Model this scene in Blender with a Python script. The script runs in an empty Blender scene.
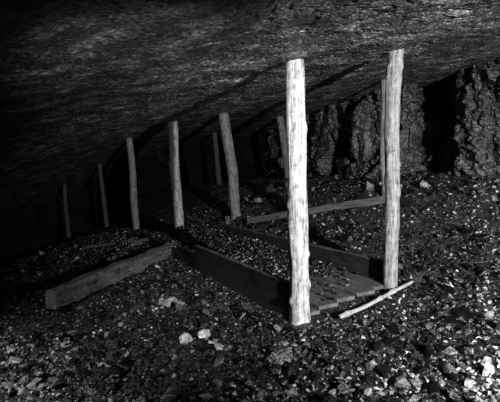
import bpy, math, random
import numpy as np
from mathutils import Vector, noise, Matrix
random.seed(7); rng=np.random.default_rng(7)
S=bpy.context.scene
COL=S.collection
try:
    S.view_settings.view_transform='Standard'
except Exception: pass

# ---------------------------------------------------------------- terrain
def sstep(a,b,x):
    t=max(0.0,min(1.0,(x-a)/(b-a))); return t*t*(3-2*t)
def floor_z(x,y,und=True):
    z=-.205+.13*x+.05*min(y,8)+.01*max(0,y-8)
    s=.884*(x-1.13)+.468*(y-3.75)
    z+=.55*sstep(0,2.2,s)
    if x<-1.3: z-=.03*(x+1.3)**2
    if und:
        chute=.884*(x-.30)+.468*(y-3.2)
        w=1.0
        if -.15<chute<1.1: w=.1
        z+=w*.06*noise.noise(Vector((x*1.3,y*1.3,3.1)))+w*.04*noise.noise(Vector((x*4,y*4,9)))
    return z
def ceil_z(x,y):
    z=1.785+.13*x+.05*y-.04*max(0,y-8)
    if x<-1.3: z-=.045*(x+1.3)**2
    return z
def ledge(x,y):
    d=(x-.35)*.934+(y-3.2)*.358      # >0 = right of the prop row
    d+=.05*noise.noise(Vector((x*2,y*2,0)))
    return d

# ---------------------------------------------------------------- helpers
def new_mesh(name,verts,faces,mat,smooth=False,parent=None):
    me=bpy.data.meshes.new(name); me.from_pydata(verts,[],faces); me.update()
    me.polygons.foreach_set('use_smooth',[smooth]*len(me.polygons))
    ob=bpy.data.objects.new(name,me); COL.objects.link(ob)
    if mat: me.materials.append(mat)
    if parent: ob.parent=parent
    return ob
def grid(name,xs,ys,fn,mat,flip=False,smooth=False):
    nx,ny=len(xs),len(ys)
    V=[fn(x,y) for y in ys for x in xs]
    F=[]
    for j in range(ny-1):
        for i in range(nx-1):
            a=j*nx+i; q=(a,a+1,a+nx+1,a+nx)
            F.append(q[::-1] if flip else q)
    return new_mesh(name,V,F,mat,smooth)
def N(nt,t,**k):
    n=nt.nodes.new(t)
    for a,b in k.items():
        if a in n.inputs: n.inputs[a].default_value=b
        else: setattr(n,a,b)
    return n
def mat_base(name):
    m=bpy.data.materials.new(name); m.use_nodes=True
    nt=m.node_tree; b=nt.nodes['Principled BSDF']
    return m,nt,b
def ramp(nt,stops):
    r=nt.nodes.new('ShaderNodeValToRGB'); e=r.color_ramp.elements
    while len(e)<len(stops): e.new(.5)
    for i,(p,c) in enumerate(stops):
        e[i].position=p; e[i].color=(c,c,c,1)
    return r
def rock_mat(name,lo,hi,rough,scale,bump,dist=.02,spec=.5,st=(.62,.85,1.0),vec=(1,1,1)):
    m,nt,b=mat_base(name); L=nt.links.new
    tc=N(nt,'ShaderNodeTexCoord'); mp=N(nt,'ShaderNodeMapping'); mp.inputs['Scale'].default_value=vec
    L(tc.outputs['Object'],mp.inputs['Vector']); O=mp.outputs[0]
    n1=N(nt,'ShaderNodeTexNoise',Scale=scale,Detail=10.0,Roughness=.7)
    L(O,n1.inputs['Vector'])
    n2=N(nt,'ShaderNodeTexNoise',Scale=scale*.12,Detail=4.0)
    L(O,n2.inputs['Vector'])
    mx=N(nt,'ShaderNodeMath',operation='MULTIPLY_ADD')
    L(n1.outputs['Fac'],mx.inputs[0]); mx.inputs[1].default_value=1.0
    mm=N(nt,'ShaderNodeMath',operation='MULTIPLY'); L(n2.outputs['Fac'],mm.inputs[0]); mm.inputs[1].default_value=.6
    L(mm.outputs[0],mx.inputs[2])
    r=ramp(nt,[(st[0],lo),(st[1],(lo+hi)/3),(min(1.0,st[2]),hi)]); L(mx.outputs[0],r.inputs[0])
    L(r.outputs[0],b.inputs['Base Color'])
    b.inputs['Roughness'].default_value=rough
    b.inputs['Specular IOR Level'].default_value=spec
    v=N(nt,'ShaderNodeTexVoronoi',Scale=scale*1.6); L(O,v.inputs['Vector'])
    ad=N(nt,'ShaderNodeMath',operation='MULTIPLY_ADD'); L(v.outputs['Distance'],ad.inputs[0]); ad.inputs[1].default_value=.8
    L(n1.outputs['Fac'],ad.inputs[2])
    bp=N(nt,'ShaderNodeBump',Strength=bump,Distance=dist); L(ad.outputs[0],bp.inputs['Height'])
    L(bp.outputs[0],b.inputs['Normal'])
    return m
def wood_mat(name,lo,hi,rough=.75,bump=.5,k=1.0):
    m,nt,b=mat_base(name); L=nt.links.new
    tc=N(nt,'ShaderNodeTexCoord')
    mp=N(nt,'ShaderNodeMapping'); mp.inputs['Scale'].default_value=(16*k,16*k,1.6*k)
    L(tc.outputs['Object'],mp.inputs['Vector'])
    n1=N(nt,'ShaderNodeTexNoise',Scale=3.0,Detail=9.0,Roughness=.7,Distortion=.6); L(mp.outputs[0],n1.inputs['Vector'])
    n2=N(nt,'ShaderNodeTexNoise',Scale=14.0,Detail=6.0,Roughness=.7); L(tc.outputs['Object'],n2.inputs['Vector'])
    mu=N(nt,'ShaderNodeMath',operation='ADD'); L(n1.outputs['Fac'],mu.inputs[0])
    m2=N(nt,'ShaderNodeMath',operation='MULTIPLY'); L(n2.outputs['Fac'],m2.inputs[0]); m2.inputs[1].default_value=.7
    L(m2.outputs[0],mu.inputs[1])
    r=ramp(nt,[(.66,lo),(.80,(lo+hi)*.5),(.98,hi)]); L(mu.outputs[0],r.inputs[0])
    L(r.outputs[0],b.inputs['Base Color']); b.inputs['Roughness'].default_value=rough
    b.inputs['Specular IOR Level'].default_value=.25
    bp=N(nt,'ShaderNodeBump',Strength=bump,Distance=.015); L(mu.outputs[0],bp.inputs['Height']); L(bp.outputs[0],b.inputs['Normal'])
    return m
M_ground=rock_mat('coal_dirt',.003,.06,.6,30,1.0,.02)
M_ceil=rock_mat('slate_roof',.004,.42,.5,38,.9,.035,st=(.76,.92,1.0),vec=(.85,1.1,1))
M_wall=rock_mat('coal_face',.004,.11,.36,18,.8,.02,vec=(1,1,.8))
M_wall_dark=rock_mat('unlit_coal_face',.002,.02,.9,14,.8,.02,spec=.1)  # darkness of the deep back and left walls put into the albedo
M_prop=wood_mat('debarked_pine',.045,.50,bump=1.0)
M_prop2=wood_mat('barky_pine',.03,.30,bump=1.0)
M_prop_dim=wood_mat('aged_pine',.05,.38,bump=.9)
M_prop_shaded=wood_mat('shaded_pine',.01,.08,bump=.9)  # fade into darkness put into the colour of the far props
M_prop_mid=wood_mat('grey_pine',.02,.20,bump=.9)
M_plank=wood_mat('coal_stained_plank',.004,.025,k=.8)
M_baulk=wood_mat('grimy_timber',.008,.10,k=.7,bump=.9)
M_plank2=wood_mat('weathered_plank',.018,.11,k=.8)
M_stick=wood_mat('split_lath',.10,.36)
def rubble_mat():
    m,nt,b=mat_base('broken_coal'); L=nt.links.new
    at=N(nt,'ShaderNodeAttribute'); at.attribute_name='tone'
    tc=N(nt,'ShaderNodeTexCoord')
    n=N(nt,'ShaderNodeTexNoise',Scale=45.0,Detail=5.0); L(tc.outputs['Object'],n.inputs['Vector'])
    r=ramp(nt,[(.3,.2),(.7,1.0)]); L(n.outputs['Fac'],r.inputs[0])
    mu=N(nt,'ShaderNodeMath',operation='MULTIPLY'); L(at.outputs['Fac'],mu.inputs[0]); L(r.outputs[0],mu.inputs[1])
    cb=N(nt,'ShaderNodeCombineColor')
    for i in range(3): L(mu.outputs[0],cb.inputs[i])
    L(cb.outputs[0],b.inputs['Base Color'])
    b.inputs['Roughness'].default_value=.35
    bp=N(nt,'ShaderNodeBump',Strength=.9,Distance=.014); L(n.outputs['Fac'],bp.inputs['Height']); L(bp.outputs[0],b.inputs['Normal'])
    return m
M_rub=rubble_mat()

# ---------------------------------------------------------------- room shell
def lins(*seg):
    out=[]
    for a,b,n in seg: out+=np.linspace(a,b,n,endpoint=False).tolist()
    return out+[seg[-1][1]]
xs=lins((-7,-3,60),(-3,3.6,230),(3.6,5,14))
ys=lins((-1.5,1.6,30),(1.6,4,90),(4,8,110),(8,15.5,90))
def gfn(x,y):
    z=floor_z(x,y)
    return (x,y,z+.014*noise.noise(Vector((x*14,y*14,1))))
grid('floor',xs,ys,gfn,M_ground)
def cbase(x,y):
    z=ceil_z(x,y)
    d=ledge(x,y)
    z-=.055*(1-sstep(-.02,.02,d))
    for k,(o,h) in enumerate(((.42,.022),(.95,.04),(1.4,.025),(-.7,.02),(-1.6,.02))):
        z+=h*sstep(-.02,.02,d-o+.07*noise.noise(Vector((x*1.5,y*1.5,7+k*3))))
    z-=.025+.055*max(0,min(1.5,d))
    z+=.022*noise.fractal(Vector((x*1.2+y*.25,y*2.0,0)),1.0,2.0,3)
    return z
def cfn(x,y):
    z=cbase(x,y)
    c=noise.cell_vector(Vector((x*2.6+1.2*noise.noise(Vector((x,y,2))),y*3.2+1.3*noise.noise(Vector((x*2,y*2,5))),0)))
    z+=.008*c[0]
    z+=.009*noise.noise(Vector((x*9,y*10,4)))+.020*max(0,noise.noise(Vector((x*26,y*24,14))))
    return (x,y,z)
xs2=lins((-7,-3,70),(-3,-.6,110),(-.6,1.6,110),(1.6,3.6,70),(3.6,5,14))
ys2=lins((-1.5,2.0,40),(2.0,3.2,80),(3.2,8,220),(8,15.5,90))
grid('ceiling',xs2,ys2,cfn,M_ceil,flip=True)

def rock_wall(name,pts,h0,h1,amp,step=.03,side=1,mat=None):
    P=[Vector((a,b,0)) for a,b in pts]; path=[]
    for a,b in zip(P[:-1],P[1:]):
        n=max(2,int((b-a).length/step))
        for i in range(n): path.append(a.lerp(b,i/n))
    path.append(P[-1])
    for _ in range(4):
        path=[path[0]]+[(path[i-1]+path[i]*2+path[i+1])/4 for i in range(1,len(path)-1)]+[path[-1]]
    nz=int(2.4/step); V=[];F=[]
    def facet(w,seed,tilt,step_):
        d,pp=noise.voronoi(w)
        c=pp[0]
        rv=noise.noise_vector(c*3.7+Vector((seed,seed,0)))
        return step_*noise.noise(c*7.3)+tilt*(w-c).dot(rv*2)-.25*step_*max(0,.06-(d[1]-d[0]))/.06
    for i,p in enumerate(path):
        t=(path[min(i+1,len(path)-1)]-path[max(i-1,0)]).normalized()
        nr=Vector((-t.y,t.x,0))*side
        z0=floor_z(p.x,p.y)-h0; z1=ceil_z(p.x,p.y)+h1
        for k in range(nz+1):
            z=z0+(z1-z0)*k/nz
            q=Vector((p.x,p.y,z))
            w=q+.15*noise.noise_vector(q*1.5)+.02*noise.noise_vector(q*9)
            off=facet(Vector((w.x*1.5+w.z*.3,w.y*1.5,w.z*.8)),1,1.0,1.6)
            off+=.5*facet(Vector((w.x*4,w.y*4-w.z*.8,w.z*2.2)),5,1.0,1.3)
            off+=.22*facet(w*9,9,1.0,1.2)
            off+=.08*noise.noise(q*25)
            V.append(q+nr*off*amp)
    for i in range(len(path)-1):
        for k in range(nz):
            a=i*(nz+1)+k; F.append((a,a+1,a+nz+2,a+nz+1))
    return new_mesh(name,V,F,mat or M_wall)
rock_wall('wall_right',[(3.6,-1.5),(3.4,2.5),(3.15,5.3),(2.84,5.95),(3.5,7.3),(2.9,7.6),(2.5,6.7),(1.9,8.2),(1.66,8.9),(1.3,10.6),(.6,15.2)],.35,.12,.20)
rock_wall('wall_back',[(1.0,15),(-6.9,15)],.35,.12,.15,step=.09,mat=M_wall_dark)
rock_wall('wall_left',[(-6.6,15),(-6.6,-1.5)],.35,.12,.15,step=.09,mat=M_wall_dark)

# ---------------------------------------------------------------- props
def prop(name,bx,by,tx,ty,r0,r1,mat,seed,bz=None,sink=.05,knots=6,bend=.012,zt=None,sides=32,segs=110):
    b=Vector((bx,by,(floor_z(bx,by) if bz is None else bz)-sink))
    t=Vector((tx,ty,(cfn(tx,ty)[2] if zt is None else zt)+.012))
    ax=t-b; L=ax.length
    rs=random.Random(seed)
    kn=[(rs.uniform(.08,.95)*L,rs.uniform(0,2*math.pi),rs.uniform(.008,.02),rs.uniform(.02,.05)) for _ in range(knots)]
    V=[];F=[]
    for i in range(segs+1):
        f=i/segs; z=f*L
        r=r0+(r1-r0)*f
        if z<.15: r*=1+.12*(1-z/.15)
        cx=bend*math.sin(f*math.pi*1.3+seed)+bend*.5*math.sin(f*9+seed*2)
        cy=bend*math.cos(f*math.pi*1.7+seed)
        e=min(i,segs-i)
        if e==0: r*=.93
        for k in range(sides):
            a=2*math.pi*k/sides
            ca,sa=math.cos(a),math.sin(a)
            rr=r*(1+.12*noise.noise(Vector((ca*1.2,sa*1.2,z*3+seed*10)))+.06*noise.noise(Vector((ca*4,sa*4,z*4+seed*3)))+.05*noise.noise(Vector((ca*9,sa*9,z*7+seed*3))))
            for (kz,ka,kh,kw) in kn:
                da=(a-ka+math.pi)%(2*math.pi)-math.pi
                q=((z-kz)**2+(da*r)**2)/(kw*kw)
                if q<6: rr+=kh*math.exp(-q*1.6)*(1-.5*math.exp(-q*9))
            V.append((cx+rr*ca,cy+rr*sa,z))
    for i in range(segs):
        for k in range(sides):
            a=i*sides+k; c=i*sides+(k+1)%sides
            F.append((a,c,c+sides,a+sides))
    F.append(tuple(range(sides))[::-1]); F.append(tuple(segs*sides+k for k in range(sides)))
    ob=new_mesh(name,V,F,mat,True)
    ob.location=b; ob.rotation_mode='QUATERNION'; ob.rotation_quaternion=Vector((0,0,1)).rotation_difference(ax)
    return ob
prop('mine_prop',.365,3.2,.342,3.2,.073,.069,M_prop,1,bz=0.0,knots=8,bend=.006)
prop('mine_prop',1.164,3.6,1.23,3.6,.058,.060,M_prop2,2,knots=12,bend=.013)
prop('mine_prop',-1.22,7.5,-1.36,7.5,.088,.082,M_prop_dim,3,knots=5)
prop('mine_prop',-2.36,9,-2.53,9,.074,.066,M_prop_mid,4)
prop('mine_prop',-.215,7.7,-.483,7.7,.092,.092,M_prop_mid,5,bend=.02)
prop('mine_prop',.90,9.9,.69,9.9,.085,.08,M_prop_mid,6)
prop('mine_prop',-.865,12,-.98,12,.07,.065,M_prop_shaded,7)
prop('mine_prop',-3.99,12,-4.19,12,.06,.055,M_prop_shaded,8)
prop('mine_prop',-5.3,12.6,-5.45,12.6,.06,.055,M_prop_shaded,9)
prop('mine_prop',1.866,5.9,1.825,5.9,.05,.045,M_prop_mid,10)

# ---------------------------------------------------------------- planks
def plank(name,A,B,w,th,mat,seed=0,parent=None,segs=40,vertical=True,rough=1.0):
    A=Vector(A);B=Vector(B); ax=B-A; L=ax.length; z=ax.normalized()
    side=Vector((-ax.y,ax.x,0)).normalized(); up=z.cross(side)
    if up.z<0: up=-up
    if vertical: e1,e2,ww,tt=side,up,th,w
    else: e1,e2,ww,tt=side,up,w,th
    V=[];F=[]
    c=min(ww,tt)*.12
    prof=[(-ww/2+c,0),(ww/2-c,0),(ww/2,c),(ww/2,tt/2),(ww/2,tt-c),(ww/2-c,tt),(-ww/2+c,tt),(-ww/2,tt-c),(-ww/2,tt/2),(-ww/2,c)]
    n=len(prof)
    for i in range(segs+1):
        f=i/segs; zz=f*L
        wob=.006*noise.noise(Vector((zz*1.5,seed,0)))*rough
        for (a,b) in prof:
            k=.005*rough*noise.noise(Vector((zz*5,a*20+seed,b*20)))
            e=0
            if i in(0,segs): e=.008*noise.noise(Vector((a*40,b*40,seed+i)))
            V.append((a+wob+k,b+k+wob,zz+e))
    for i in range(segs):
        for k in range(n):
            a=i*n+k;c2=i*n+(k+1)%n
            F.append((a,c2,c2+n,a+n))
    F.append(tuple(range(n))[::-1]);F.append(tuple(segs*n+k for k in range(n)))
    ob=new_mesh(name,V,F,mat,False,parent)
    R=Matrix((e1,e2,z)).transposed().to_4x4(); R.translation=A
    ob.matrix_world=R
    return ob
chute=bpy.data.objects.new('coal_chute',None); COL.objects.link(chute)
D=Vector((-.468,.884)); NN=Vector((.884,.468))
def cpt(s,t,h=0):
    x=.30+D.x*s+NN.x*t; y=3.25+D.y*s+NN.y*t
    return (x,y,-.205+.13*x+.05*y+h)
plank('side_near',cpt(-.02,.0,-.01),cpt(1.95,.0,-.01),.28,.04,M_plank,1,chute)
plank('side_near_upper',cpt(2.0,.02,-.04),cpt(4.6,.02,-.04),.15,.04,M_plank,2,chute)
plank('side_far',cpt(.0,.97,-.01),cpt(3.3,.97,-.02),.21,.04,M_plank,3,chute)
plank('lit_edge_0',cpt(-.02,.0,.268),cpt(1.95,.0,.268),.014,.044,M_plank2,4,chute)  # paler strip laid on as the lit top edge of the near side
plank('lit_edge_1',cpt(.0,.97,.198),cpt(3.3,.97,.188),.012,.044,M_plank2,5,chute)  # lit top edge of the far side, again a paler strip
for i in range(5):
    t=.115+i*.185
    plank('bottom_%d'%i,cpt(-.10+.012*(i%3),t,.02+.003*(i%2)),cpt(4.4,t,.02),.184,.028,M_plank2,10+i,chute,vertical=False)
for i,s in enumerate((.12,1.5,2.9)):
    plank('sleeper_%d'%i,cpt(s,-.05,-.05),cpt(s,1.04,-.05),.1,.07,M_plank,20+i,chute,vertical=False)
plank('cleat_0',cpt(-.05,.955,.0),cpt(-.025,.955,.0),.21,.05,M_stick,31,chute)

def fz(x,y,h=0): return (x,y,floor_z(x,y)+h)
plank('timber_baulk',(-1.84,3.98,-.165),(-.85,6.6,-.065),.18,.13,M_baulk,40,rough=5)
plank('timber_baulk',fz(.0,7.0,.02),fz(1.75,5.5,.02),.1,.12,M_plank2,41,rough=2)
plank('loose_plank',fz(-2.9,7.6,.02),fz(-1.5,6.9,.04),.16,.05,M_baulk,42,vertical=False)
prop('wooden_pole',.645,3.05,1.37,3.62,.015,.013,M_stick,12,bz=fz(.645,3.05)[2]+.05,sink=0,zt=fz(1.37,3.62)[2]+.03,knots=3,bend=.006,sides=12,segs=40)

# ---------------------------------------------------------------- rubble
def hull(n,rs,flat=.8):
    import bmesh
    bm=bmesh.new()
    sc=Vector((rs.uniform(.8,1.4),rs.uniform(.6,1.0),rs.uniform(.3,flat)))
    for _ in range(n):
        v=Vector((rs.gauss(0,1),rs.gauss(0,1),rs.gauss(0,1))).normalized()*rs.uniform(.8,1.05)
        bm.verts.new((v.x*sc.x,v.y*sc.y,v.z*sc.z))
    r=bmesh.ops.convex_hull(bm,input=bm.verts)
    junk=[g for g in r['geom_interior'] if isinstance(g,bmesh.types.BMVert)]
    if junk: bmesh.ops.delete(bm,geom=junk,context='VERTS')
    bmesh.ops.triangulate(bm,faces=bm.faces)
    bm.verts.index_update()
    V=np.array([v.co[:] for v in bm.verts]); F=np.array([[v.index for v in f.verts] for f in bm.faces])
    bm.free(); return V,F
rs=random.Random(3)
HS=[hull(9,rs) for _ in range(16)]; HL=[hull(14,rs,.85) for _ in range(14)]
def rubble(name,items,lib):
    VV=[];FF=[];TT=[];o=0
    for (x,y,z,s,tone) in items:
        V,F=lib[rng.integers(len(lib))]
        a=rng.uniform(0,2*math.pi); b=rng.uniform(-.8,.8); c=rng.uniform(-.8,.8)
        ca,sa=math.cos(a),math.sin(a);cb,sb=math.cos(b),math.sin(b);cc,sc=math.cos(c),math.sin(c)
        R=np.array([[ca,-sa,0],[sa,ca,0],[0,0,1]])@np.array([[cb,0,sb],[0,1,0],[-sb,0,cb]])@np.array([[1,0,0],[0,cc,-sc],[0,sc,cc]])
        W=V@R.T*s+np.array([x,y,z])
        VV.append(W);FF.append(F+o);TT.append(np.full(len(V),tone));o+=len(V)
    V=np.concatenate(VV);F=np.concatenate(FF);T=np.concatenate(TT)
    me=bpy.data.meshes.new(name)
    me.vertices.add(len(V)); me.vertices.foreach_set('co',V.astype(np.float32).ravel())
    me.loops.add(len(F)*3); me.loops.foreach_set('vertex_index',F.astype(np.int32).ravel())
    me.polygons.add(len(F)); me.polygons.foreach_set('loop_start',np.arange(0,len(F)*3,3,dtype=np.int32))
    me.update(calc_edges=True); me.validate()
    me.polygons.foreach_set('use_smooth',[False]*len(me.polygons)); me.update()
    at=me.attributes.new('tone','FLOAT','POINT'); at.data.foreach_set('value',T.astype(np.float32))
    me.materials.append(M_rub)
    ob=bpy.data.objects.new(name,me); COL.objects.link(ob); return ob
def wallx(y):
    return np.interp(y,[-1.5,2.5,5.3,6.05,6.9,8.2,8.9,10.6,15],[3.6,3.4,3.15,2.8,2.5,1.9,1.66,1.3,.6])
def inchute(x,y,m=.03):
    vx,vy=x-.30,y-3.25
    s=D.x*vx+D.y*vy; t=NN.x*vx+NN.y*vy
    return (-.12<s<4.5 and -m<t<1.0+m)
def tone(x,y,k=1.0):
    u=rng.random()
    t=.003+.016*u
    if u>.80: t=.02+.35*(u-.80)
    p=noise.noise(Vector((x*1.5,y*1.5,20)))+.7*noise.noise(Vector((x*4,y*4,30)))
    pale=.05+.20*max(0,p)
    if y<2.6: pale+=.35*sstep(0,.35,2.6-y)  # foreground glow put into stone colour: more pale stones here
    if x<-.42*y and y<3.6: pale+=.35  # glow at lower left, also put into stone colour
    if x>.50*y: pale+=.25*min(1,(x/y-.5)*12)  # glow along the right edge, put into stone colour
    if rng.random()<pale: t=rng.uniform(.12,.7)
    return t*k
def scatter(n,s0,s1,pw,dmax=10,dmin=1.6,k=1.0):
    out=[]
    while len(out)<n:
        y=rng.uniform(dmin,dmax); x=y*rng.uniform(-.85,.8)
        if x>wallx(y)-.02 or inchute(x,y): continue
        s=s0+(s1-s0)*rng.random()**pw
        if math.hypot(x-.365,y-3.2)<.07+s*1.2 : continue
        if s>.05 and x<-.5 and abs((x+1.8)*.934-(y-3.98)*.354)<.1+s: continue
        if s>.04 and abs(x-1)<.7 and abs(y-3.35-.79*(x-1.0))<.1+s: continue
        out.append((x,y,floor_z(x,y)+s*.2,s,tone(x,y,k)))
    return out
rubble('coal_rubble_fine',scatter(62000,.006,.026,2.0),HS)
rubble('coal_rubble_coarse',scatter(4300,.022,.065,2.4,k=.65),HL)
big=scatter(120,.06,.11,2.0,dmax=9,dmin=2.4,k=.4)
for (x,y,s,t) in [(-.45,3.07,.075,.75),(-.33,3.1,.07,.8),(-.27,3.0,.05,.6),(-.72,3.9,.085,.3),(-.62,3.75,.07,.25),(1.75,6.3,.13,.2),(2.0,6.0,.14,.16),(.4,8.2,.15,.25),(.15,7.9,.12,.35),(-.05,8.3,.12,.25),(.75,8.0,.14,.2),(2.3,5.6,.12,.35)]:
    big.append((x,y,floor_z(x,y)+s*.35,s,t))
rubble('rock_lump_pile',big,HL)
it=[]
while len(it)<9500:
    s=rng.uniform(-.05,4.4); t=rng.uniform(.04,.93)
    dens=.04+sstep(.35,1.2,s+.35*noise.noise(Vector((s*3,t*3,0)))+ (t-.5)*.3)
    if rng.random()>dens: continue
    p=cpt(s,t,.055); r=.007+.024*rng.random()**2
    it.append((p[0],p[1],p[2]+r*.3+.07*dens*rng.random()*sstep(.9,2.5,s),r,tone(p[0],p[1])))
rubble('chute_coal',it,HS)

# ---------------------------------------------------------------- lights
def spot(name,loc,tgt,e,size,blend,rad=.05):
    l=bpy.data.lights.new(name,'SPOT'); l.energy=e; l.spot_size=math.radians(size); l.spot_blend=blend; l.shadow_soft_size=rad
    o=bpy.data.objects.new(name,l); COL.objects.link(o); o.location=loc
    o.rotation_euler=(Vector(tgt)-Vector(loc)).to_track_quat('-Z','Y').to_euler(); return o
spot('flash_lamp',(1.97,-.6,1.45),(1.0,5.1,.9),2300,66,.85,.03)
spot('roof_fill',(-.4,.6,.75),(-.55,4.0,1.95),170,56,.9,.05)  # added fill without a real source, brightens the roof
spot('fill_right',(2.5,2.3,1.75),(2.95,5.0,.85),150,85,.8)  # added fill, no actual lamp; lifts right wall and rubble
spot('fill_left',(-2.3,1.3,1.2),(-1.65,2.6,-.3),230,74,.8)  # added unseen fill, brightens the ground at lower left
w=bpy.data.worlds.new('World'); S.world=w; w.use_nodes=True
w.node_tree.nodes['Background'].inputs[0].default_value=(.5,.5,.5,1)
w.node_tree.nodes['Background'].inputs[1].default_value=.0015

# ---------------------------------------------------------------- camera
c=bpy.data.cameras.new('camera'); co=bpy.data.objects.new('camera',c); COL.objects.link(co)
co.location=(0,0,1.14); co.rotation_euler=(math.pi/2,0,0)
c.sensor_width=36; c.lens=30.96; c.shift_y=-.066; c.clip_start=.05
S.camera=co
